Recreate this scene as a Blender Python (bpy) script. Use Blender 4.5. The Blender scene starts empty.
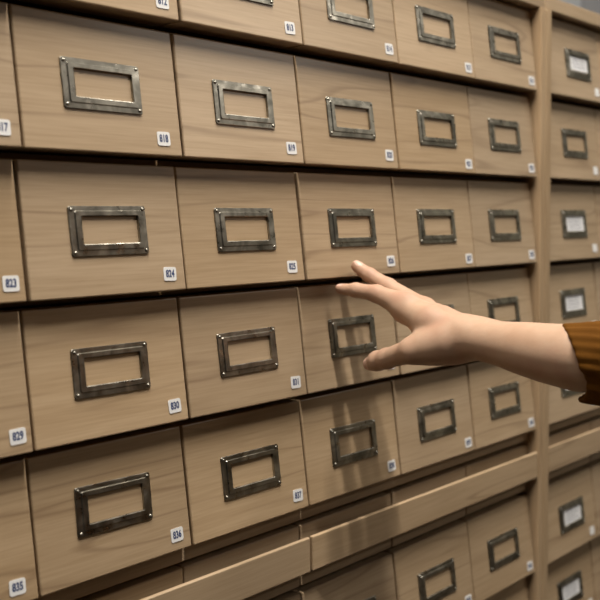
import bpy, bmesh, math, random
import numpy as np
from mathutils import Vector, Matrix, Euler

random.seed(7)
S = bpy.context.scene
COL = S.collection
U = 0.16            # one drawer width in metres
Z0 = 1.294          # height of the third drawer row's lower edge above the floor

# ------------------------------------------------------------------ helpers
def V(x, y, z):
    """point in drawer widths (origin: lower edge of row three, middle of the left cabinet) -> metres"""
    return Vector((x * U, y * U, Z0 + z * U))

def link(o, parent=None):
    COL.objects.link(o)
    if parent is not None:
        o.parent = parent
    return o

def mesh_obj(name, me, mat=None, parent=None, loc=(0, 0, 0)):
    o = bpy.data.objects.new(name, me)
    o.location = loc
    if mat is not None and not me.materials:
        me.materials.append(mat)
    return link(o, parent)

def tag(o, label, cat, group=None):
    o['label'] = label
    o['category'] = cat
    if group:
        o['group'] = group
    return o

def structure(o):
    o['kind'] = 'structure'
    return o

def from_bm(name, bm, smooth=False):
    bmesh.ops.recalc_face_normals(bm, faces=bm.faces[:])
    me = bpy.data.meshes.new(name)
    bm.to_mesh(me)
    bm.free()
    if smooth:
        for p in me.polygons:
            p.use_smooth = True
    return me

def add_box(bm, x0, x1, y0, y1, z0, z1, bevel=0.0, seg=2):
    vs = [bm.verts.new(p) for p in ((x0, y0, z0), (x1, y0, z0), (x1, y1, z0), (x0, y1, z0),
                                    (x0, y0, z1), (x1, y0, z1), (x1, y1, z1), (x0, y1, z1))]
    fs = [bm.faces.new([vs[i] for i in f]) for f in ((0, 3, 2, 1), (4, 5, 6, 7), (0, 1, 5, 4), (1, 2, 6, 5), (2, 3, 7, 6), (3, 0, 4, 7))]
    if bevel:
        es = list({e for f in fs for e in f.edges})
        bmesh.ops.bevel(bm, geom=es, offset=bevel, segments=seg, affect='EDGES', profile=0.5)

def box_mesh(name, x0, x1, y0, y1, z0, z1, bevel=0.0):
    bm = bmesh.new()
    add_box(bm, x0, x1, y0, y1, z0, z1, bevel)
    return from_bm(name, bm)

# ------------------------------------------------------------------ materials
def new_mat(name):
    m = bpy.data.materials.new(name)
    m.use_nodes = True
    nt = m.node_tree
    b = nt.nodes['Principled BSDF']
    return m, nt, b

def N(nt, t, **kw):
    n = nt.nodes.new(t)
    for k, v in kw.items():
        if k in n.inputs:
            n.inputs[k].default_value = v
        else:
            setattr(n, k, v)
    return n

def ramp(nt, stops, interp='LINEAR'):
    r = nt.nodes.new('ShaderNodeValToRGB')
    r.color_ramp.interpolation = interp
    el = r.color_ramp.elements
    while len(el) > 1:
        el.remove(el[-1])
    el[0].position, el[0].color = stops[0][0], (*stops[0][1], 1)
    for p, c in stops[1:]:
        e = el.new(p)
        e.color = (*c, 1)
    return r

def wood_material(name, light, mid, dark, rough=0.34, rot=None, line_amt=0.55):
    m, nt, b = new_mat(name)
    L = nt.links.new
    tc = N(nt, 'ShaderNodeTexCoord')
    oi = N(nt, 'ShaderNodeObjectInfo')
    mul = N(nt, 'ShaderNodeVectorMath', operation='SCALE')
    comb = N(nt, 'ShaderNodeCombineXYZ')
    m2 = N(nt, 'ShaderNodeMath', operation='MULTIPLY'); m2.inputs[1].default_value = 37.7
    m3 = N(nt, 'ShaderNodeMath', operation='MULTIPLY'); m3.inputs[1].default_value = 91.3
    L(oi.outputs['Random'], m2.inputs[0]); L(oi.outputs['Random'], m3.inputs[0])
    L(m2.outputs[0], comb.inputs[0]); L(m3.outputs[0], comb.inputs[1]); L(m2.outputs[0], comb.inputs[2])
    add = N(nt, 'ShaderNodeVectorMath', operation='ADD')
    src = tc.outputs['Object']
    if rot:
        mp0 = N(nt, 'ShaderNodeMapping'); mp0.inputs['Rotation'].default_value = rot
        L(src, mp0.inputs[0]); src = mp0.outputs[0]
    L(src, add.inputs[0]); L(comb.outputs[0], add.inputs[1])
    def noise(sc, scale, detail=3.0, dist=0.0, rough_=0.5):
        mp = N(nt, 'ShaderNodeMapping'); mp.inputs['Scale'].default_value = sc
        L(add.outputs[0], mp.inputs[0])
        n = N(nt, 'ShaderNodeTexNoise')
        n.inputs['Scale'].default_value = scale; n.inputs['Detail'].default_value = detail
        n.inputs['Distortion'].default_value = dist; n.inputs['Roughness'].default_value = rough_
        L(mp.outputs[0], n.inputs['Vector'])
        return n
    broad = noise((2.0, 24, 24), 1.0, 2.0, 0.2)
    fine = noise((14, 420, 420), 1.0, 3.0, 0.0, 0.6)
    lines = noise((1.6, 17, 17), 1.0, 1.5, 0.15)
    patch = noise((4, 9, 9), 1.0, 2.0)
    c1 = ramp(nt, [(0.30, mid), (0.55, light), (0.75, mid)])
    L(broad.outputs['Fac'], c1.inputs[0])
    # fine grain
    fr = ramp(nt, [(0.25, (0.86, 0.84, 0.80)), (0.62, (1.03, 1.03, 1.03))])
    L(fine.outputs['Fac'], fr.inputs[0])
    mx = N(nt, 'ShaderNodeMix', data_type='RGBA', blend_type='MULTIPLY'); mx.inputs[0].default_value = 1.0
    L(c1.outputs[0], mx.inputs[6]); L(fr.outputs[0], mx.inputs[7])
    # sparse dark grain lines: narrow contour of a stretched noise
    lr = ramp(nt, [(0.405, (0, 0, 0)), (0.425, (.8, .8, .8)), (0.434, (0.25, .25, .25)), (0.47, (0, 0, 0)),
                   (0.578, (0, 0, 0)), (0.592, (.75, .75, .75)), (0.602, (0, 0, 0))])
    L(lines.outputs['Fac'], lr.inputs[0])
    pr = ramp(nt, [(0.36, (0, 0, 0)), (0.56, (1, 1, 1))])
    L(patch.outputs['Fac'], pr.inputs[0])
    ml = N(nt, 'ShaderNodeMath', operation='MULTIPLY'); L(lr.outputs[0], ml.inputs[0]); L(pr.outputs[0], ml.inputs[1])
    ml2 = N(nt, 'ShaderNodeMath', operation='MULTIPLY'); L(ml.outputs[0], ml2.inputs[0]); ml2.inputs[1].default_value = line_amt
    mx2 = N(nt, 'ShaderNodeMix', data_type='RGBA', blend_type='MIX')
    L(ml2.outputs[0], mx2.inputs[0]); L(mx.outputs[2], mx2.inputs[6]); mx2.inputs[7].default_value = (*dark, 1)
    # small difference from board to board
    hs = N(nt, 'ShaderNodeHueSaturation')
    mr = N(nt, 'ShaderNodeMapRange'); mr.inputs['To Min'].default_value = 0.90; mr.inputs['To Max'].default_value = 1.08
    mr2 = N(nt, 'ShaderNodeMapRange'); mr2.inputs['To Min'].default_value = 0.92; mr2.inputs['To Max'].default_value = 1.05
    fract = N(nt, 'ShaderNodeMath', operation='FRACT'); L(m3.outputs[0], fract.inputs[0])
    L(oi.outputs['Random'], mr.inputs[0]); L(fract.outputs[0], mr2.inputs[0])
    L(mr.outputs[0], hs.inputs['Value']); L(mr2.outputs[0], hs.inputs['Saturation'])
    L(mx2.outputs[2], hs.inputs['Color'])
    L(hs.outputs[0], b.inputs['Base Color'])
    rr = N(nt, 'ShaderNodeMapRange'); rr.inputs['To Min'].default_value = rough - 0.05; rr.inputs['To Max'].default_value = rough + 0.08
    L(fine.outputs['Fac'], rr.inputs[0]); L(rr.outputs[0], b.inputs['Roughness'])
    b.inputs['Specular IOR Level'].default_value = 0.45
    bp = N(nt, 'ShaderNodeBump'); bp.inputs['Strength'].default_value = 0.06; bp.inputs['Distance'].default_value = 0.001
    L(fine.outputs['Fac'], bp.inputs['Height']); L(bp.outputs[0], b.inputs['Normal'])
    return m

WOOD = wood_material('lacquered_beech', (0.470, 0.347, 0.224), (0.420, 0.303, 0.188), (0.165, 0.098, 0.055), rough=0.29, line_amt=0.62)
WOOD_V = wood_material('beech_upright_grain', (0.460, 0.334, 0.210), (0.406, 0.288, 0.176), (0.17, 0.095, 0.045), rot=(0, math.pi / 2, 0), line_amt=0.3)
WOOD_IN = wood_material('raw_beech_inside', (0.30, 0.19, 0.10), (0.25, 0.155, 0.08), (0.12, 0.07, 0.035), rough=0.55, line_amt=0.2)

def metal_material():
    m, nt, b = new_mat('tarnished_steel')
    L = nt.links.new
    tc = N(nt, 'ShaderNodeTexCoord'); oi = N(nt, 'ShaderNodeObjectInfo')
    comb = N(nt, 'ShaderNodeCombineXYZ'); mm = N(nt, 'ShaderNodeMath', operation='MULTIPLY'); mm.inputs[1].default_value = 53.0
    L(oi.outputs['Random'], mm.inputs[0])
    for i in range(3): L(mm.outputs[0], comb.inputs[i])
    add = N(nt, 'ShaderNodeVectorMath', operation='ADD'); L(tc.outputs['Object'], add.inputs[0]); L(comb.outputs[0], add.inputs[1])
    n1 = N(nt, 'ShaderNodeTexNoise'); n1.inputs['Scale'].default_value = 120; n1.inputs['Detail'].default_value = 5
    n2 = N(nt, 'ShaderNodeTexNoise'); n2.inputs['Scale'].default_value = 45; n2.inputs['Detail'].default_value = 3; n2.inputs['Distortion'].default_value = 1.2
    L(add.outputs[0], n1.inputs['Vector']); L(add.outputs[0], n2.inputs['Vector'])
    r = ramp(nt, [(0.30, (0.17, 0.163, 0.14)), (0.52, (0.31, 0.295, 0.255)), (0.72, (0.48, 0.455, 0.395))])
    L(n2.outputs['Fac'], r.inputs[0]); L(r.outputs[0], b.inputs['Base Color'])
    b.inputs['Metallic'].default_value = 1.0
    rr = N(nt, 'ShaderNodeMapRange'); rr.inputs['From Min'].default_value = .3; rr.inputs['From Max'].default_value = .7
    rr.inputs['To Min'].default_value = 0.24; rr.inputs['To Max'].default_value = 0.45
    L(n1.outputs['Fac'], rr.inputs[0]); L(rr.outputs[0], b.inputs['Roughness'])
    bp = N(nt, 'ShaderNodeBump'); bp.inputs['Strength'].default_value = 0.15; bp.inputs['Distance'].default_value = 0.0006
    L(n1.outputs['Fac'], bp.inputs['Height']); L(bp.outputs[0], b.inputs['Normal'])
    return m

METAL = metal_material()

def plain(name, col, rough=0.6, metallic=0.0, var=0.06, scale=30.0):
    m, nt, b = new_mat(name)
    L = nt.links.new
    tc = N(nt, 'ShaderNodeTexCoord'); n = N(nt, 'ShaderNodeTexNoise'); n.inputs['Scale'].default_value = scale; n.inputs['Detail'].default_value = 3
    L(tc.outputs['Object'], n.inputs['Vector'])
    a = tuple(c * (1 - var) for c in col); z = tuple(min(1, c * (1 + var)) for c in col)
    r = ramp(nt, [(0.3, a), (0.7, z)])
    L(n.outputs['Fac'], r.inputs[0]); L(r.outputs[0], b.inputs['Base Color'])
    b.inputs['Roughness'].default_value = rough; b.inputs['Metallic'].default_value = metallic
    return m

SCREW = plain('screw_nickel', (0.38, 0.365, 0.32), 0.38, 1.0)
PAPER = plain('sticker_paper', (0.80, 0.80, 0.80), 0.45, 0, 0.02)
CARD = plain('white_card', (0.80, 0.81, 0.84), 0.55, 0, 0.03)
INK = plain('navy_ink', (0.045, 0.07, 0.17), 0.5)
INK_GREY = plain('grey_print', (0.30, 0.31, 0.36), 0.6)
PLASTER = plain('grey_plaster', (0.22, 0.225, 0.24), 0.85, 0, 0.05, 6)
TRIM = plain('pale_grey_paint', (0.33, 0.35, 0.38), 0.6, 0, 0.03, 6)
CEIL = plain('ceiling_paint', (0.22, 0.22, 0.20), 0.9, 0, 0.03, 6)
FLOOR = plain('brown_linoleum', (0.05, 0.036, 0.024), 0.5, 0, 0.12, 12)
DARK = plain('dark_shelving_paint', (0.055, 0.048, 0.042), 0.6, 0, 0.2, 5)

def skin_material():
    m, nt, b = new_mat('skin')
    L = nt.links.new
    tc = N(nt, 'ShaderNodeTexCoord')
    n = N(nt, 'ShaderNodeTexNoise'); n.inputs['Scale'].default_value = 32; n.inputs['Detail'].default_value = 4
    L(tc.outputs['Object'], n.inputs['Vector'])
    r = ramp(nt, [(0.30, (0.455, 0.290, 0.195)), (0.5, (0.505, 0.338, 0.236)), (0.72, (0.485, 0.298, 0.208))])
    L(n.outputs['Fac'], r.inputs[0])
    # redder over the knuckles, taken from a vertex attribute
    at = N(nt, 'ShaderNodeAttribute', attribute_name='flush')
    mx = N(nt, 'ShaderNodeMix', data_type='RGBA', blend_type='MIX')
    L(at.outputs['Fac'], mx.inputs[0]); L(r.outputs[0], mx.inputs[6]); mx.inputs[7].default_value = (0.50, 0.22, 0.155, 1)
    L(mx.outputs[2], b.inputs['Base Color'])
    b.inputs['Roughness'].default_value = 0.55
    b.inputs['Specular IOR Level'].default_value = 0.35
    b.inputs['Subsurface Weight'].default_value = 0.07
    b.inputs['Subsurface Radius'].default_value = (1.0, 0.35, 0.2)
    b.inputs['Subsurface Scale'].default_value = 0.004
    n2 = N(nt, 'ShaderNodeTexNoise'); n2.inputs['Scale'].default_value = 420; n2.inputs['Detail'].default_value = 4
    L(tc.outputs['Object'], n2.inputs['Vector'])
    bp = N(nt, 'ShaderNodeBump'); bp.inputs['Strength'].default_value = 0.12; bp.inputs['Distance'].default_value = 0.0008
    L(n2.outputs['Fac'], bp.inputs['Height']); L(bp.outputs[0], b.inputs['Normal'])
    return m

SKIN = skin_material()
NAIL = plain('fingernail', (0.66, 0.43, 0.34), 0.38, 0, 0.03)

def corduroy():
    m, nt, b = new_mat('brown_corduroy')
    L = nt.links.new
    uv = N(nt, 'ShaderNodeUVMap', uv_map='UVMap')
    w = N(nt, 'ShaderNodeTexWave'); w.inputs['Scale'].default_value = 1.0; w.inputs['Distortion'].default_value = 0.6
    w.inputs['Detail'].default_value = 2; w.bands_direction = 'X'
    L(uv.outputs[0], w.inputs['Vector'])
    n = N(nt, 'ShaderNodeTexNoise'); n.inputs['Scale'].default_value = 9; n.inputs['Detail'].default_value = 5
    tc = N(nt, 'ShaderNodeTexCoord'); L(tc.outputs['Object'], n.inputs['Vector'])
    r = ramp(nt, [(0.0, (0.115, 0.045, 0.005)), (0.8, (0.155, 0.063, 0.007))])
    L(w.outputs['Fac'], r.inputs[0])
    r2 = ramp(nt, [(0.3, (0.75, 0.72, 0.65)), (0.7, (1.1, 1.1, 1.1))]); L(n.outputs['Fac'], r2.inputs[0])
    mx = N(nt, 'ShaderNodeMix', data_type='RGBA', blend_type='MULTIPLY'); mx.inputs[0].default_value = 1
    L(r.outputs[0], mx.inputs[6]); L(r2.outputs[0], mx.inputs[7]); L(mx.outputs[2], b.inputs['Base Color'])
    b.inputs['Roughness'].default_value = 0.85
    b.inputs['Specular IOR Level'].default_value = 0.1
    bp = N(nt, 'ShaderNodeBump'); bp.inputs['Strength'].default_value = 0.1; bp.inputs['Distance'].default_value = 0.001
    L(w.outputs['Fac'], bp.inputs['Height']); L(bp.outputs[0], b.inputs['Normal'])
    return m

CORD = corduroy()

# ------------------------------------------------------------------ grid of the cabinets (in drawer widths)
PITCH, HF, SL = 0.7443, 0.6961, 0.0852        # row pitch, front height, how far the top edge leans back
GAP6 = 0.5616                                 # extra gap for the pull-out boards
LEN = math.hypot(HF, SL)
def row_z(r):
    return -PITCH * (r - 3) - (GAP6 if r >= 6 else 0)
T_UP = Vector((0, SL, HF)) / LEN
N_OUT = Vector((0, -HF, SL)) / LEN
def on_front(u, v, n=0.0):
    """u across, v up the sloping front, n out of it (drawer widths) -> local metres"""
    return (Vector((u, 0, 0)) + T_UP * v + N_OUT * n) * U

# ------------------------------------------------------------------ drawer parts (meshes built once, shared)
def front_mesh(width):
    bm = bmesh.new()
    h = width / 2 - 0.0075
    prof = [(0, 0), (SL, HF), (SL + 0.12, HF), (0.20, 0)]
    a = [bm.verts.new((-h * U, y * U, z * U)) for y, z in prof]
    b = [bm.verts.new((h * U, y * U, z * U)) for y, z in prof]
    bm.faces.new(a); bm.faces.new(b[::-1])
    for i in range(4):
        bm.faces.new((a[i], b[i], b[(i + 1) % 4], a[(i + 1) % 4]))
    bmesh.ops.bevel(bm, geom=bm.edges[:], offset=0.009 * U, segments=3, affect='EDGES', profile=0.5)
    return from_bm('drawer_front', bm)

def box_part_mesh(width):
    bm = bmesh.new()
    w = width / 2 - 0.045
    y0, y1 = 0.20, 2.15
    z0, z1 = 0.03, 0.56
    t = 0.05
    for (xa, xb, ya, yb, za, zb) in ((-w, w, y0, y1, z0, z0 + t), (-w, -w + t, y0, y1, z0 + t, z1), (w - t, w, y0, y1, z0 + t, z1),
                                     (-w + t, w - t, y1 - t, y1, z0 + t, z1)):
        add_box(bm, xa * U, xb * U, ya * U, yb * U, za * U, zb * U)
    return from_bm('drawer_box', bm)

def rrect(x0, x1, v0, v1, r, k=4):
    pts = []
    for cx, cv, a0 in ((x1 - r, v1 - r, 0), (x0 + r, v1 - r, 90), (x0 + r, v0 + r, 180), (x1 - r, v0 + r, 270)):
        for i in range(k + 1):
            a = math.radians(a0 + 90 * i / k)
            pts.append((cx + r * math.cos(a), cv + r * math.sin(a)))
    return pts

FW, FH = 0.487, 0.2612
def frame_mesh():
    """stamped label holder: flat rim, raised channel round the opening; local to its own centre"""
    bm = bmesh.new()
    mL, mR, mT, mB = 0.072, 0.058, 0.054, 0.062
    def loop(f, n, r, extra=0.0):
        return [(p, n) for p in rrect(-FW / 2 + mL * f + extra, FW / 2 - mR * f - extra, -FH / 2 + mB * f + extra, FH / 2 - mT * f - extra, r)]
    spec = [(0, 0.001, .014), (0, 0.007, .014), (0.04, 0.0095, .012), (0.46, 0.0100, .010), (0.53, 0.0165, .009), (0.93, 0.0168, .007), (0.99, 0.015, .006), (1.0, 0.003, .005)]
    rings = []
    for f, n, r in spec:
        rings.append([bm.verts.new(on_front(p[0], p[1], nn)) for p, nn in loop(f, n, r)])
    k = len(rings[0])
    for a, b in zip(rings, rings[1:]):
        for i in range(k):
            bm.faces.new((a[i], a[(i + 1) % k], b[(i + 1) % k], b[i]))
    # close the back
    a, b = rings[-1], rings[0]
    for i in range(k):
        bm.faces.new((a[i], a[(i + 1) % k], b[(i + 1) % k], b[i]))
    me = from_bm('label_frame', bm)
    return me

def screw_mesh():
    bm = bmesh.new()
    r, h, seg = 0.0105, 0.008, 14
    rings = []
    for t in (0, 0.35, 0.65, 0.9):
        rr, hh = r * math.cos(t * math.pi / 2), h * math.sin(t * math.pi / 2)
        rings.append([bm.verts.new(on_front(rr * math.cos(2 * math.pi * i / seg), rr * math.sin(2 * math.pi * i / seg), hh)) for i in range(seg)])
    top = bm.verts.new(on_front(0, 0, h))
    for a, b in zip(rings, rings[1:]):
        for i in range(seg):
            bm.faces.new((a[i], a[(i + 1) % seg], b[(i + 1) % seg], b[i]))
    for i in range(seg):
        bm.faces.new((rings[-1][i], rings[-1][(i + 1) % seg], top))
    bm.faces.new(rings[0][::-1])
    return from_bm('screw', bm, smooth=True)

def slab_mesh(name, w, h, r, th):
    bm = bmesh.new()
    pts = rrect(-w / 2, w / 2, -h / 2, h / 2, r)
    a = [bm.verts.new(on_front(p[0], p[1], 0)) for p in pts]
    b = [bm.verts.new(on_front(p[0], p[1], th)) for p in pts]
    bm.faces.new(a[::-1]); bm.faces.new(b)
    k = len(pts)
    for i in range(k):
        bm.faces.new((a[i], a[(i + 1) % k], b[(i + 1) % k], b[i]))
    return from_bm(name, bm)

def number_mesh(txt, size=0.036):
    cu = bpy.data.curves.new('number', 'FONT')
    cu.body = txt
    cu.size = size * U * 1.38
    cu.align_x = 'CENTER'; cu.align_y = 'CENTER'
    cu.offset = 0.0018 * U
    cu.resolution_u = 3
    o = bpy.data.objects.new('number', cu)
    COL.objects.link(o)
    dg = bpy.context.evaluated_depsgraph_get(); dg.update()
    me = bpy.data.meshes.new_from_object(o.evaluated_get(dg))
    bpy.data.objects.remove(o); bpy.data.curves.remove(cu)
    me.name = 'number'
    for v in me.vertices:                      # stand the glyphs up on the sloping front, slightly condensed
        x, y = v.co.x * 0.80 / U, v.co.y * 1.12 / U
        v.co = on_front(x, y, 0.0)
    me.materials.clear()
    return me

def print_mesh(seed):
    """a few rows of unreadable typed dashes on a label card"""
    rnd = random.Random(seed)
    bm = bmesh.new()
    for j in range(4):
        v = 0.047 - j * 0.031
        x = -0.13 + rnd.uniform(0, .03)
        end = 0.13 - rnd.uniform(0, 0.07)
        while x < end:
            w = rnd.uniform(0.012, 0.04)
            q = [bm.verts.new(on_front(px, pv, 0)) for px, pv in ((x, v - .005), (min(x + w, .135), v - .005), (min(x + w, .135), v + .005), (x, v + .005))]
            bm.faces.new(q)
            x += w + rnd.uniform(.006, .014)
    return from_bm('printed_lines', bm)

W2 = 1.045                                     # drawers of the right cabinet are a touch wider
FRONT, FRONT2 = front_mesh(1.0), front_mesh(W2)
BOXP, BOXP2 = box_part_mesh(1.0), box_part_mesh(W2)
FRAME, SCR = frame_mesh(), screw_mesh()
STICK = slab_mesh('number_sticker', 0.088, 0.077, 0.012, 0.003)
CARDM = slab_mesh('label_card', 0.375, 0.162, 0.004, 0.002)
FRAME_V = 0.3335 * LEN / HF                    # centre of the label holder, measured up the front

ROWS = {1: 'top row', 2: 'second row from top', 3: 'third row from top', 4: 'fourth row from top', 5: 'fifth row from top',
        6: 'first row under the boards', 7: 'second row under the boards'}
COLS = ['leftmost column', 'second column', 'third column', 'fourth column', 'fifth column', 'rightmost column']
RCOLS = ['first column', 'second column', 'third column']
FRAME_NUDGE = {(5, 1): (-.014, .024, -1.3), (4, 1): (-.008, .012, -.5), (5, 4): (0, -.010, .3), (2, 3): (0.0, -.007, .3), (2, 4): (.008, -.012, 0), (4, 2): (-.003, 0, .3), (2, 1): (-.014, .010, 0), (5, 2): (.004, -.006, -.3), (3, 1): (0, .006, .3), (5, 3): (0, -.004, -.5)}

def joined(name, pieces):
    """one mesh from several (mesh, offset, material)"""
    bm = bmesh.new()
    mats = []
    for me_, off, mat in pieces:
        n0 = len(bm.faces); v0 = len(bm.verts)
        bm.from_mesh(me_)
        bm.verts.ensure_lookup_table(); bm.faces.ensure_lookup_table()
        for v in bm.verts[v0:]:
            v.co += Vector(off)
        for f in bm.faces[n0:]:
            f.material_index = len(mats)
        mats.append(mat)
    me = bpy.data.meshes.new(name)
    bm.to_mesh(me); bm.free()
    for m in mats:
        me.materials.append(m)
    return me

DRAWER = joined('drawer', [(FRONT, (0, 0, 0), WOOD), (BOXP, (0, 0, 0), WOOD_IN)])
DRAWER2 = joined('drawer', [(FRONT2, (0, 0, 0), WOOD), (BOXP2, (0, 0, 0), WOOD_IN)])
STICKER_DU = {818: -.014, 829: .035, 823: .03, 817: .015, 830: .015, 836: .012, 831: .012, 837: .018}

def drawer(cab, xc, r, right=False, number=None, card=None, nudge=(0, 0, 0), label=None):
    root = mesh_obj('drawer', DRAWER2 if right else DRAWER, None, cab)
    root.location = V(xc, random.uniform(-0.006, 0.006), row_z(r)) - cab.location
    if label:
        root['label'] = label
    fx = (0.03 if right else 0.0073) + nudge[0]
    rot = Euler((0, math.radians(-nudge[2]), 0))
    fr = mesh_obj('label_frame', FRAME, METAL, root)
    fr.location = on_front(fx, FRAME_V + nudge[1], 0)
    fr.rotation_euler = rot
    for sx in (-1, 1):
        for sv in (-1, 1):
            sc = mesh_obj('screw', SCR, SCREW, root)
            sc.location = fr.location + rot.to_matrix() @ on_front(sx * (FW / 2 - 0.019), sv * (FH / 2 - 0.019), 0.0098)
    if card is not None:
        c = mesh_obj('label_card', joined('label_card', [(CARDM, (0, 0, 0), CARD), (print_mesh(card), on_front(0, 0, .003), INK_GREY)]), None, root)
        c['label'] = 'white typed label card'
        c.location = on_front(fx + 0.007, FRAME_V + 0.004, 0.0015)
    pieces = [(STICK, (0, 0, 0), PAPER)]
    if number:
        pieces.append((number_mesh(str(number)), on_front(0, 0, 0.004), INK))
    st = mesh_obj('number_sticker', joined('number_sticker', pieces), None, root)
    u = (W2 / 2 - 0.115) if right else 0.382 + random.uniform(-.003, .003) + STICKER_DU.get(number, 0)
    far = 1 if (not right and number and (number - 811) % 6 >= 4) else 0
    u += .012 if (not right and number and (number - 811) % 6 >= 3) else 0
    st.location = on_front(u + .010 * far, 0.094 - .018 * far + random.uniform(-.003, .003), 0.0005)
    st.rotation_euler = (0, math.radians(random.uniform(-2.5, 2.5)), 0)
    if number:
        st['label'] = f'white sticker printed {number}'
    return root
X2 = 3.205

# ------------------------------------------------------------------ carcasses
ZTOP = 2.32
ZFLOOR = -Z0 / U
DEPTH = 2.45
def part_box(name, root, x0, x1, y0, y1, z0, z1, mat=None, bevel=0.008):
    c = Vector(((x0 + x1) / 2, (y0 + y1) / 2, (z0 + z1) / 2))
    me = box_mesh(name, *(v * U for v in ((x0 - c.x), (x1 - c.x), (y0 - c.y), (y1 - c.y), (z0 - c.z), (z1 - c.z))), bevel=bevel * U)
    o = mesh_obj(name, me, mat or WOOD, root)
    o.location = V(*c) - root.location
    return o

def cabinet(xa, xb, pl, pr, label):
    root = bpy.data.objects.new('card_catalog_cabinet', None)
    root.location = V((xa + xb) / 2, DEPTH / 2, ZFLOOR)
    link(root)
    tag(root, label, 'cabinet', 'card catalog cabinets')
    part_box('side_panel', root, xa - pl, xa - 0.012, -0.018, DEPTH, ZFLOOR, ZTOP - 0.122, WOOD_V)
    part_box('side_panel', root, xb + 0.012, xb + pr, -0.018, DEPTH, ZFLOOR, ZTOP - 0.122, WOOD_V)
    part_box('top_panel', root, xa - pl, xb + pr, 0.0, DEPTH, ZTOP - 0.12, ZTOP)
    part_box('back_panel', root, xa, xb, DEPTH - 0.06, DEPTH, ZFLOOR, ZTOP - 0.14, WOOD_IN)
    for r in (1, 2, 3, 4, 6):                   # dividers between the rows, set well back
        z = row_z(r) - 0.006
        part_box('shelf_divider', root, xa, xb, 0.24, DEPTH - 0.07, z - 0.034, z, WOOD_IN, 0.0)
    part_box('rail', root, xa, xb, 0.09, 0.30, row_z(5) - 0.115, row_z(5) - 0.012)
    part_box('rail', root, xa, xb, 0.25, 0.40, row_z(6) + HF + 0.02, row_z(6) + HF + 0.07, WOOD_IN)
    part_box('rail', root, xa, xb, 0.05, 0.30, row_z(7) - 0.16, row_z(7) - 0.05)
    part_box('plinth', root, xa, xb, 0.10, 0.22, ZFLOOR, row_z(7) - 0.17)
    return root

LEFT = cabinet(-3.0, 3.0, 0.09, 0.092, 'tall pale wooden card cabinet on the left, six columns of numbered drawers')
RIGHT = cabinet(X2, X2 + 3 * W2, 0.106, 0.09, 'tall pale wooden card cabinet on the right, drawers with white cards')

for r in range(1, 8):
    for c in range(6):
        n = 811 + 6 * (r - 1) + c
        drawer(LEFT, c - 2.5, r, False, n, None, FRAME_NUDGE.get((r, c), (0, 0, 0)), f'wooden drawer numbered {n}, {ROWS[r]}, {COLS[c]}')
    for c in range(3):
        has = (c == 0 and r != 2)
        drawer(RIGHT, X2 + (c + .5) * W2, r, True, None, (r * 7 + c) if has else None, (.03, -.02, 0) if r == 1 else (0, 0, 0),
               ('wooden drawer with white label card, ' if has else 'wooden drawer with empty label frame, ') + f'{ROWS[r]}, {RCOLS[c]}')

# ------------------------------------------------------------------ pull-out boards under row five
def board_mesh(w, colw, right_end):
    """front lip with a finger groove behind it, recessed back boards, shelf running into the cabinet; local origin at lower left of the lip"""
    bm = bmesh.new()
    a, b = 0.010, w + right_end
    add_box(bm, a * U, b * U, 0.0, 0.030 * U, 0.0, 0.235 * U, 0.009 * U, 3)
    return from_bm('pull_out_board', bm)

def board(cab, xa, colw, right_end, label):
    w = 3 * colw
    z0 = -1.928
    root = mesh_obj('pull_out_board', board_mesh(w, colw, right_end), WOOD, cab)
    root.location = V(xa, -0.012, z0) - cab.location
    root['label'] = label
    def sub(name, x0, x1, y0, y1, za, zb, mat=WOOD, bevel=.008):
        me_ = box_mesh(name, *(v * U for v in (x0, x1, y0, y1, za, zb)), bevel=bevel * U)
        return mesh_obj(name, me_, mat, root)
    sub('groove_floor', 0.010, w - 0.010, 0.0302, 0.1000, 0.0, 0.05, WOOD, 0.0)
    for k in range(3):
        dy = random.uniform(0, 0.006)
        sub('back_board', k * colw + 0.006, (k + 1) * colw - 0.006, 0.1005 + dy, 0.21, -0.127, 0.288)
    sub('sliding_shelf', 0.05, w - 0.05, 0.2105, 2.1, 0.148, 0.228, WOOD_IN, 0.0)
    return root
board(LEFT, -3.0, 1.0, -0.010, 'long wooden pull-out board under drawers 835 to 837')
board(LEFT, 0.0, 1.0, 0.004, 'long glossy wooden pull-out board under drawers 838 to 840')
board(RIGHT, X2, W2, 0.004, 'wooden pull-out board beneath the fifth row')

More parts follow.
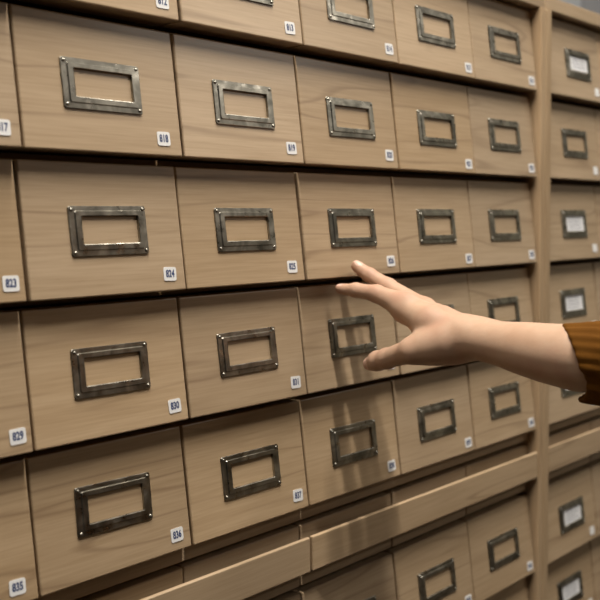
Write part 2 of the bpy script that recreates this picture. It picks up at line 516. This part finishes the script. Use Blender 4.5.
# ------------------------------------------------------------------ the reaching arm
def surface_nets(F, lo, h):
    """quad surface of the zero level of a sampled distance field"""
    s = F < 0
    nx, ny, nz = F.shape
    cs = np.zeros((nx - 1, ny - 1, nz - 1), np.int8)
    for i in (0, 1):
        for j in (0, 1):
            for k in (0, 1):
                cs += s[i:nx - 1 + i, j:ny - 1 + j, k:nz - 1 + k]
    act = (cs > 0) & (cs < 8)
    idx = np.full(act.shape, -1, np.int64)
    cells = np.argwhere(act)
    idx[act] = np.arange(len(cells))
    acc = np.zeros((len(cells), 3)); cnt = np.zeros(len(cells))
    corners = [(i, j, k) for i in (0, 1) for j in (0, 1) for k in (0, 1)]
    for a in corners:
        for d in range(3):
            if a[d]: continue
            b = list(a); b[d] = 1
            fa = F[cells[:, 0] + a[0], cells[:, 1] + a[1], cells[:, 2] + a[2]]
            fb = F[cells[:, 0] + b[0], cells[:, 1] + b[1], cells[:, 2] + b[2]]
            m = (fa < 0) != (fb < 0)
            t = np.where(m, fa / np.where(m, fa - fb, 1), 0)
            p = np.array(a, float)[None, :].repeat(len(cells), 0)
            p[:, d] += t
            acc[m] += p[m]; cnt[m] += 1
    verts = lo + h * (cells + acc / cnt[:, None])
    faces = []
    for d in range(3):
        u, v = (d + 1) % 3, (d + 2) % 3
        sl0 = [slice(None)] * 3; sl1 = [slice(None)] * 3
        sl0[d] = slice(0, -1); sl1[d] = slice(1, None)
        s0, s1 = s[tuple(sl0)], s[tuple(sl1)]
        e = np.argwhere(s0 != s1)
        ok = (e[:, u] > 0) & (e[:, v] > 0) & (e[:, u] < F.shape[u] - 1) & (e[:, v] < F.shape[v] - 1)
        e = e[ok]
        inside = s0[e[:, 0], e[:, 1], e[:, 2]]
        q = []
        for du, dv in ((1, 1), (0, 1), (0, 0), (1, 0)):
            g = e.copy(); g[:, u] -= du; g[:, v] -= dv
            q.append(idx[g[:, 0], g[:, 1], g[:, 2]])
        q = np.stack(q, 1)
        q[~inside] = q[~inside][:, ::-1]
        faces.append(q)
    faces = np.concatenate(faces)
    return verts, faces

def build_arm():
    def chain(pts):
        return [(np.array(a[:3]), np.array(b[:3]), a[3], b[3]) for a, b in zip(pts, pts[1:])]
    index = chain([(.31, -.56, -.165, .083), (.30, -.335, -.092, .055), (.28, -.180, -.074, .046), (.262, -.052, -.067, .030)])
    middle = chain([(.445, -.60, -.205, .085), (.455, -.31, -.058, .056), (.44, -.165, .016, .047), (.422, -.066, .078, .036)])
    ring = chain([(.570, -.60, -.250, .078), (.57, -.34, -.135, .052), (.56, -.21, -.105, .043), (.55, -.12, -.100, .033)])
    pinky = chain([(.69, -.60, -.285, .072), (.70, -.40, -.250, .046), (.68, -.31, -.240, .038), (.66, -.25, -.250, .031)])
    thumb = chain([(.175, -.93, -.355, .100), (.10, -.755, -.408, .075), (.135, -.545, -.476, .062), (.150, -.46, -.500, .060), (.185, -.376, -.527, .046)])
    palm = (chain([(.30, -.56, -.190, .080), (.25, -.80, -.250, .098), (.245, -1.06, -.315, .105)]) +
            chain([(.43, -.60, -.220, .080), (.36, -.82, -.265, .096), (.30, -1.08, -.315, .110)]) +
            chain([(.56, -.62, -.265, .075), (.46, -.85, -.305, .092), (.35, -1.08, -.330, .105)]) +
            chain([(.67, -.63, -.300, .070), (.54, -.88, -.340, .090), (.37, -1.08, -.345, .100)]) +
            chain([(.36, -.66, -.25, .060), (.55, -.70, -.32, .060)]) +
            chain([(.24, -.70, -.270, .040), (.18, -.81, -.35, .058), (.22, -.93, -.34, .093)]) +
            chain([(.16, -.80, -.392, .088), (.24, -1.02, -.358, .112)]) +
            chain([(.17, -.86, -.405, .080), (.22, -.98, -.400, .080)]))
    fore = (chain([(.235, -1.02, -.318, .108), (.225, -1.15, -.330, .113), (.215, -1.30, -.340, .124), (.19, -1.45, -.351, .142), (.16, -1.62, -.361, .156), (.135, -1.80, -.366, .168), (.115, -1.95, -.370, .150), (.06, -2.5, -.40, .12)]) +
            chain([(.345, -1.02, -.322, .106), (.335, -1.15, -.330, .110), (.315, -1.30, -.340, .120), (.28, -1.45, -.352, .138), (.24, -1.62, -.364, .152), (.205, -1.80, -.370, .166), (.16, -1.95, -.372, .150), (.08, -2.5, -.40, .12)]))
    lo = np.array([-.22, -2.42, -.66]); hi = np.array([.88, .02, .16]); h = 0.0092
    n = np.ceil((hi - lo) / h).astype(int) + 1
    ax = [lo[i] + h * np.arange(n[i]) for i in range(3)]
    P = np.stack(np.meshgrid(*ax, indexing='ij'), -1).astype(np.float32)
    def seg(c):
        a, b, ra, rb = c
        ab = (b - a).astype(np.float32)
        d = P - a.astype(np.float32)
        t = np.clip((d @ ab) / float(ab @ ab), 0, 1)
        q = d - t[..., None] * ab
        return np.sqrt((q * q).sum(-1)) - (ra + (rb - ra) * t).astype(np.float32)
    def smin(a, b, k):
        hh = np.clip(0.5 + 0.5 * (b - a) / k, 0, 1)
        return b + (a - b) * hh - k * hh * (1 - hh)
    def group(cs, k):
        d = seg(cs[0])
        for c in cs[1:]:
            d = smin(d, seg(c), k)
        return d
    strand = lambda cs: np.minimum.reduce([seg(c) for c in cs])
    half = len(fore) // 2
    body = smin(group(palm, .045), smin(strand(fore[:half]), strand(fore[half:]), .06), .05)
    # extensor tendons and knuckles stand a little proud of the back of the hand
    for f in (index, middle, ring):
        a = f[0][0]
        tend = seg((a + np.array([0, -.02, .060]), np.array([.30, -1.02, -.235]) * .5 + a * .5 + np.array([0, 0, .045]), .014, .008))
        body = smin(body, tend, .05)
        kn = seg((a + np.array([0, 0.0, .030]), a + np.array([0, -.03, .030]), .038, .034))
        body = smin(body, kn, .05)
    # ulnar wrist bone
    body = smin(body, seg((np.array([.385, -1.16, -.275]), np.array([.385, -1.18, -.275]), .03, .03)), .06)
    out = body
    for f, k in ((index, .055), (middle, .045), (ring, .04), (pinky, .04), (thumb, .060)):
        fd = group(f, .02)
        # finger joints slightly wider
        for c in f[1:]:
            fd = smin(fd, seg((c[0], c[0] + np.array([0, .004, 0]), c[2] * .98, c[2] * .98)), .02)
        # soft pad at the tip
        tip = f[-1]
        e = tip[1] - tip[0]; e = e / np.linalg.norm(e)
        fd = smin(fd, seg((tip[1] - e * .05 + np.array([0, 0, -.006]), tip[1] - e * .015 + np.array([0, 0, -.004]), tip[3] * 1.12, tip[3] * .9)), .02)
        out = np.minimum(out, smin(fd, body, k))
    # nails: thin plates let into the backs of the fingertips
    nails = []
    for f, up in ((index, (-.25, .1, .95)), (middle, (-.35, -.2, .9)), (ring, (-.1, 0, 1)), (pinky, (.1, 0, 1)), (thumb, (-.72, -.62, .16))):
        tip = f[-1]
        e = tip[1] - tip[0]; e = e / np.linalg.norm(e)
        up = np.array(up, float); up = up - e * (up @ e); up /= np.linalg.norm(up)
        sd = np.cross(e, up)
        c = tip[1] + up * tip[3] * .66 - e * (.004 if f is thumb else .010)
        nails.append((c, e, up, sd, tip[3]))
        d = P - c.astype(np.float32)
        q = np.stack([d @ e.astype(np.float32) / (tip[3] * 1.05), d @ sd.astype(np.float32) / (tip[3] * .80), d @ up.astype(np.float32) / (tip[3] * .46)], -1)
        nd = (np.sqrt((q * q).sum(-1)) - 1) * tip[3] * .46
        out = smin(out, nd, .005)
    verts, faces = surface_nets(out, lo, h)
    return verts, faces, nails, (index, middle, ring, pinky, thumb)

av, af, nails, fingers = build_arm()
person_loc = V(0.2, -1.1, -0.33)
me = bpy.data.meshes.new('person')
wv = np.array([V(*p) - person_loc for p in av])
me.from_pydata(wv.tolist(), [], af.tolist())
me.validate()
bm = bmesh.new(); bm.from_mesh(me)
for _ in range(5):
    bmesh.ops.smooth_vert(bm, verts=bm.verts[:], factor=0.4, use_axis_x=True, use_axis_y=True, use_axis_z=True)
bm.to_mesh(me); bm.free()
me.materials.append(SKIN); me.materials.append(NAIL)
att = me.attributes.new('flush', 'FLOAT', 'POINT')
fl = np.zeros(len(av))
for f, amt in zip(fingers, (.55, .5, .5, .5, .45)):
    for c, w in ((f[0][0], .9), (f[1][0], .6), (f[2][0], .5), (f[-1][1], .55)):
        d = np.linalg.norm(av - (c + np.array([0, 0, .05]) * (w == .9)), axis=1)
        fl = np.maximum(fl, amt * w * np.exp(-(d / .075) ** 2))
att.data.foreach_set('value', fl.astype(np.float32))
cent = np.array([av[list(p.vertices)].mean(0) for p in me.polygons])
mi = np.zeros(len(me.polygons), int)
for c, e, up, sd, r in nails:
    d = cent - c
    m = ((d @ e) / (r * 1.0)) ** 2 + ((d @ sd) / (r * .74)) ** 2 < 1
    m &= (d @ up > r * .12) & (d @ up < r * .9)
    mi[m] = 1
me.polygons.foreach_set('material_index', mi.astype(np.int32))
me.polygons.foreach_set('use_smooth', np.ones(len(mi), bool))
person = mesh_obj('person', me, None, None, person_loc)
tag(person, 'person on the right in brown corduroy, bare right forearm reaching to a drawer', 'person')

def sleeve():
    """loose corduroy sleeve: turned rim at the forearm, bent elbow, up to the shoulder"""
    path = [(.160, -1.755, -.385, .200), (.148, -1.84, -.382, .205), (.135, -1.95, -.378, .212), (.10, -2.15, -.372, .22), (.06, -2.4, -.38, .235), (.05, -2.62, -.37, .25),
            (.12, -2.78, -.28, .265), (.28, -2.90, -.12, .27), (.55, -3.08, .14, .28), (.85, -3.28, .42, .30), (1.14, -3.47, .66, .33)]
    C = np.array([p[:3] for p in path]); Rr = np.array([p[3] for p in path])
    # resample
    L = np.r_[0, np.cumsum(np.linalg.norm(np.diff(C, axis=0), axis=1))]
    t = np.r_[np.linspace(0, .6, 26), np.linspace(.64, L[-1], 48)]
    def cr(vals):
        out = np.zeros((len(t), vals.shape[1]))
        for k in range(vals.shape[1]):
            m = np.gradient(vals[:, k], L)
            i = np.clip(np.searchsorted(L, t, side='right') - 1, 0, len(L) - 2)
            h = L[i + 1] - L[i]; s = (t - L[i]) / h
            out[:, k] = (2*s**3-3*s**2+1)*vals[i, k] + (s**3-2*s**2+s)*h*m[i] + (-2*s**3+3*s**2)*vals[i+1, k] + (s**3-s**2)*h*m[i+1]
        return out
    C2 = cr(C); R2 = cr(Rr[:, None])[:, 0]
    seg = 96
    rings = []; uvs = []
    T = np.gradient(C2, axis=0); T /= np.linalg.norm(T, axis=1)[:, None]
    X = np.array([1.0, 0, 0])
    rnd = np.random.RandomState(3)
    ph = rnd.uniform(0, 6.28, 6)
    def ring(i, dr=0.0, dt=0.0):
        tt = T[i]; s = X - tt * (X @ tt); s /= np.linalg.norm(s); upv = np.cross(s, tt)
        if upv[2] < 0 and i < 40: upv = -upv
        pts = []
        for k in range(seg):
            a = 2 * math.pi * k / seg
            near = max(0.0, -math.cos(a))                   # side facing the camera is pushed up the arm
            fade = max(0.0, 1 - t[i] / .5)
            low = max(0.0, -math.sin(a))
            d = (0.185 * near ** 1.2 + 0.045 * low + 0.045 * low * near - 0.045 * max(0.0, math.sin(a))) * fade
            g = min(1, t[i] * 5)
            h_ = math.sin(a)
            fold = 0.013 * math.tanh((h_ + 0.12 + 0.05 * math.sin(6 * t[i])) * 9) * near - 0.004
            fold += 0.0032 * math.sin(13 * a + 2.5 * t[i] + ph[0]) * (0.5 + 0.5 * math.sin(3 * t[i] + 2 * a)) + 0.004 * math.sin(23 * a - 4 * t[i] + ph[1])
            fold += g * 0.008 * math.sin(7 * t[i] + 3 * a + ph[2])
            # soft crease along the side
            r = R2[i] + dr + fold
            rz = r * (1.0 if math.sin(a) > 0 else 1.10)
            c = C2[i] + tt * (d + dt) + s * math.cos(a) * r * 0.95 + upv * math.sin(a) * rz
            pts.append(c)
        return pts
    order = [(8, -.030, 0), (3, -.028, 0), (0, -.026, .004), (0, -.014, -.006), (0, 0.0, .002)] + [(i, 0, 0) for i in range(1, len(t))]
    for j, (i, dr, dt) in enumerate(order):
        rings.append(ring(i, dr, dt))
    V_ = []; F_ = []
    for rg in rings:
        V_ += [list(V(*p) - person_loc) for p in rg]
    uvl = []
    for j in range(len(rings) - 1):
        for k in range(seg):
            F_.append((j * seg + k, j * seg + (k + 1) % seg, (j + 1) * seg + (k + 1) % seg, (j + 1) * seg + k))
            tj, tj1 = t[order[j][0]], t[order[j + 1][0]]
            k1 = k + 1
            uvl += [(k / seg * 60, tj), (k1 / seg * 60, tj), (k1 / seg * 60, tj1), (k / seg * 60, tj1)]
    last = (len(rings) - 1) * seg
    F_.append(tuple(last + k for k in range(seg))); uvl += [(0, 0)] * seg
    m = bpy.data.meshes.new('sleeve')
    m.from_pydata(V_, [], F_)
    uv = m.uv_layers.new(name='UVMap')
    for i, c in enumerate(uvl):
        uv.data[i].uv = c
    for p in m.polygons: p.use_smooth = True
    bm = bmesh.new(); bm.from_mesh(m); bmesh.ops.recalc_face_normals(bm, faces=bm.faces[:]); bm.to_mesh(m); bm.free()
    return m
sl = mesh_obj('sleeve', sleeve(), CORD, person)
sl['label'] = 'brown corduroy sleeve pushed up the forearm'

# ---- the rest of the person, standing to the right of the photographer (outside the frame)
BODY_AT = Matrix.Translation(Vector((0.058, -0.659, 0))) @ Matrix.Rotation(math.radians(36.9), 4, 'Z')
def field(lo, hi, h):
    lo = np.array(lo, float); hi = np.array(hi, float)
    n = np.ceil((hi - lo) / h).astype(int) + 1
    P = np.stack(np.meshgrid(*[lo[i] + h * np.arange(n[i]) for i in range(3)], indexing='ij'), -1)
    return lo, P
def cone(P, a, b):
    A, B = np.array(a[:3]), np.array(b[:3]); ab = B - A; d = P - A
    t = np.clip((d @ ab) / max(ab @ ab, 1e-9), 0, 1)
    return np.linalg.norm(d - t[..., None] * ab, axis=-1) - (a[3] + (b[3] - a[3]) * t)
def ell(P, c, r):
    q = (P - np.array(c)) / np.array(r)
    return (np.linalg.norm(q, axis=-1) - 1) * min(r)
def blend(a, b, k):
    hh = np.clip(0.5 + 0.5 * (b - a) / k, 0, 1)
    return b + (a - b) * hh - k * hh * (1 - hh)
def chain_field(P, pts, k=.02):
    d = None
    for a, b in zip(pts, pts[1:]):
        c = cone(P, a, b); d = c if d is None else blend(d, c, k)
    return d
def body_mesh(name, F, lo, h, smooth=2):
    v, f = surface_nets(F, lo, h)
    m = bpy.data.meshes.new(name)
    m.from_pydata([list(BODY_AT @ Vector(p) - person_loc) for p in v], [], f.tolist())
    bm = bmesh.new(); bm.from_mesh(m)
    for _ in range(smooth):
        bmesh.ops.smooth_vert(bm, verts=bm.verts[:], factor=0.4, use_axis_x=True, use_axis_y=True, use_axis_z=True)
    bmesh.ops.recalc_face_normals(bm, faces=bm.faces[:])
    bm.to_mesh(m); bm.free()
    for p in m.polygons: p.use_smooth = True
    return m

# skin: head, neck, the body under the clothes and the left hand, all one surface with the right arm
inv = BODY_AT.inverted()
elbow = inv @ V(.05, -2.62, -.37); cuff = inv @ V(.065, -2.44, -.395)
lo, P = field((-.31, -.13, .68), (.26, .36, 1.72), .006)
F = blend(ell(P, (0, .005, 1.595), (.074, .094, .092)), ell(P, (0, .035, 1.535), (.056, .066, .080)), .04)
F = blend(F, cone(P, (0, .098, 1.585, .009), (0, .116, 1.548, .013)), .015)
for sx in (-1, 1):
    F = blend(F, ell(P, (sx * .078, -.002, 1.565), (.010, .020, .032)), .008)
    F = -blend(-F, ell(P, (sx * .032, .108, 1.583), (.019, .016, .011)), .012)
    F = np.minimum(F, ell(P, (sx * .032, .088, 1.582), (.0125, .0125, .0125)))
    F = blend(F, cone(P, (sx * .016, .096, 1.603, .007), (sx * .048, .082, 1.604, .006)), .012)
F = blend(F, ell(P, (0, .094, 1.513), (.024, .010, .007)), .008)
F = blend(F, ell(P, (0, .092, 1.500), (.020, .010, .007)), .008)
F = blend(F, chain_field(P, [(0, -.005, 1.50, .050), (0, -.015, 1.36, .056), (0, 0, 1.20, .07), (0, 0, .95, .07)]), .03)
F = blend(F, chain_field(P, [(0, -.01, 1.37, .045), (.14, -.005, 1.385, .040), (*elbow, .030), (*cuff, .026)]), .03)
arm_f = chain_field(P, [(0, -.01, 1.37, .045), (-.15, -.005, 1.38, .042), (-.222, -.015, 1.13, .036), (-.238, .045, .97, .030), (-.24, .065, .885, .026), (-.245, .075, .83, .031), (-.248, .08, .80, .030)])
palm_f = blend(arm_f, chain_field(P, [(-.242, .055, .82, .022), (-.246, .105, .80, .020)]), .02)
hand = palm_f
for k, (dy, ln) in enumerate(((.108, .075), (.087, .083), (.066, .078), (.045, .062))):
    b = (-.246, dy, .80, .0098)
    fd = chain_field(P, [b, (-.240, dy + .004, .80 - ln * .5, .0088), (-.226, dy + .002, .80 - ln, .0075)], .006)
    hand = np.minimum(hand, blend(palm_f, fd, .010))
hand = np.minimum(hand, blend(palm_f, chain_field(P, [(-.238, .10, .845, .013), (-.225, .128, .805, .011), (-.215, .135, .772, .009)], .006), .016))
F = blend(F, hand, .02)
skin_rest = body_mesh('skin_rest', F, lo, .006, 1)
bm = bmesh.new(); bm.from_mesh(person.data)
n0 = len(bm.verts)
loop_a = [e for e in bm.edges if len(e.link_faces) == 1]
bm.from_mesh(skin_rest)
bm.verts.ensure_lookup_table(); bm.verts.index_update()
end = V(.065, -2.44, -.395) - person_loc
gone = [f for f in bm.faces if all(v.index >= n0 for v in f.verts) and (f.calc_center_median() - end).length < .032 and (f.calc_center_median() - end).y > .008]
bmesh.ops.delete(bm, geom=gone, context='FACES')
edges = [e for e in bm.edges if len(e.link_faces) == 1]
try:
    bmesh.ops.bridge_loops(bm, edges=edges)
except Exception as ex:
    print('bridge:', ex)
loose = [v for v in bm.verts if not v.link_faces]
bmesh.ops.delete(bm, geom=loose, context='VERTS')
bm.to_mesh(person.data); bm.free()
for p in person.data.polygons: p.use_smooth = True

# clothes and hair
lo, P = field((-.36, -.22, .80), (.36, .24, 1.52), .010)
F = None
for sx in (-1, 1):
    c = chain_field(P, [(sx * .085, .005, 1.31, .108), (sx * .075, .0, 1.10, .100), (sx * .088, -.005, .95, .122), (sx * .09, -.005, .84, .128)], .04)
    F = c if F is None else blend(F, c, .05)
F = blend(F, cone(P, (-.155, -.005, 1.39, .062), (.155, -.005, 1.39, .062)), .05)
F = blend(F, cone(P, (0, -.01, 1.38, .085), (0, -.005, 1.47, .062)), .03)
F = blend(F, chain_field(P, [(-.165, -.005, 1.385, .068), (-.222, -.015, 1.13, .056), (-.238, .05, .93, .047)], .02), .04)
F = np.maximum(F, .845 - P[..., 2]); F = np.maximum(F, P[..., 2] - 1.475)
mesh_obj('shirt', body_mesh('shirt', F, lo, .010), plain('brown_cotton', (0.13, 0.055, 0.008), .85, 0, .1, 12), person)
lo, P = field((-.24, -.18, .03), (.24, .18, 1.05), .011)
F = None
for sx in (-1, 1):
    c = chain_field(P, [(sx * .085, -.005, .93, .098), (sx * .088, .0, .80, .098), (sx * .092, .012, .50, .070), (sx * .095, -.01, .08, .058)], .04)
    F = c if F is None else blend(F, c, .02)
F = np.maximum(F, .06 - P[..., 2])
mesh_obj('trousers', body_mesh('trousers', F, lo, .011), plain('charcoal_twill', (0.022, 0.021, 0.024), .8, 0, .1, 20), person)
for sx in (-1, 1):
    lo, P = field((sx * .095 - .07, -.10, -.02), (sx * .095 + .07, .22, .14), .007)
    F = blend(chain_field(P, [(sx * .095, -.035, .042, .044), (sx * .10, .06, .035, .042), (sx * .105, .15, .025, .036)]), cone(P, (sx * .095, -.02, .10, .042), (sx * .095, -.02, .04, .046)), .03)
    F = np.maximum(F, -P[..., 2])
    mesh_obj('shoe', body_mesh('shoe', F, lo, .007, 0), plain('black_leather', (0.015, 0.014, 0.014), .4), person)
lo, P = field((-.14, -.17, 1.36), (.14, .14, 1.74), .008)
F = blend(ell(P, (0, -.006, 1.605), (.088, .108, .106)), ell(P, (0, -.075, 1.50), (.080, .055, .115)), .05)
F = -np.minimum(-F, ell(P, (0, .105, 1.545), (.068, .085, .105)))
mesh_obj('hair', body_mesh('hair', F, lo, .008), plain('dark_brown_hair', (0.030, 0.017, 0.010), .5, 0, .25, 60), person)

# ------------------------------------------------------------------ room
def room_box(name, x0, x1, y0, y1, z0, z1, mat):
    c = Vector(((x0 + x1) / 2, (y0 + y1) / 2, (z0 + z1) / 2))
    me = box_mesh(name, x0 - c.x, x1 - c.x, y0 - c.y, y1 - c.y, z0 - c.z, z1 - c.z)
    return structure(mesh_obj(name, me, mat, None, c))
YB = DEPTH * U + 0.02
room_box('floor', -3, 4, -3.2, YB, -0.1, 0.0, FLOOR)
room_box('wall_back', -3, 4, YB, YB + .1, 0.0, 3.2, PLASTER)
room_box('wall_front', -3, 4, -3.3, -3.2, 0.0, 3.2, DARK)
room_box('added_reflection_panel', 1.95, 3.99, -3.2 + .001, -3.17, 0.0, 1.50, WOOD_V)  # unseen panel, added so the metal label frames reflect brown
room_box('wall_right', 4, 4.1, -3.2, YB, 0.0, 3.2, plain('olive_grey_paint', (0.42, 0.405, 0.33), 0.8, 0, 0.1, 4))
room_box('ceiling', -3, 4, -3.2, YB + .1, 3.2, 3.3, CEIL)
room_box('trim_1', 1.285, 1.40, YB - .016, YB - .0005, 1.75, 3.2, TRIM)

# ------------------------------------------------------------------ light
def area(name, loc, sx, sy, power, col=(1, .93, .83), rot=(0, 0, 0)):
    l = bpy.data.lights.new(name, 'AREA'); l.shape = 'RECTANGLE'; l.size = sx; l.size_y = sy; l.energy = power; l.color = col
    o = bpy.data.objects.new(name, l); o.location = loc; o.rotation_euler = rot
    return link(o)
WARM = (1.0, 0.925, 0.82)
area('tube_and_fill', (-0.13, -0.56, 3.12), 0.045, 1.2, 69, WARM)
area('tube_and_fill', (-1.25, -0.60, 3.12), 0.4, 1.2, 14.5, WARM)  # added soft fill, evens the brightness of the left columns
area('tube_and_fill', (1.2, -0.60, 3.12), 0.4, 1.2, 22, WARM)  # added soft fill for even brightness towards the right cabinet
area('tube_and_fill', (2.9, -2.8, 3.12), 0.15, 1.6, 30, WARM, (0, 0, math.pi / 2))  # added lamp, brightens the panel and wall mirrored in the label frames
w = bpy.data.worlds.new('World'); S.world = w; w.use_nodes = True
w.node_tree.nodes['Background'].inputs[0].default_value = (1.0, 0.95, 0.88, 1)
w.node_tree.nodes['Background'].inputs[1].default_value = 0.025

# ------------------------------------------------------------------ camera
cam = bpy.data.cameras.new('camera')
cam.sensor_width = 36; cam.lens = 928.13 * 36 / 600
cam.dof.use_dof = True
cam.dof.focus_distance = 5.45 * U
cam.dof.aperture_fstop = 6.5
cam.clip_start = 0.02
co = bpy.data.objects.new('camera', cam)
co.location = V(-4.39179, -4.05463, 0.35008)
co.rotation_euler = (1.4912, 0.0142, -0.81895)
link(co)
S.camera = co
S.view_settings.view_transform = 'Standard'
S.view_settings.look = 'None'
S.view_settings.gamma = 1
S.view_settings.use_curve_mapping = False
S.view_settings.exposure = -0.05
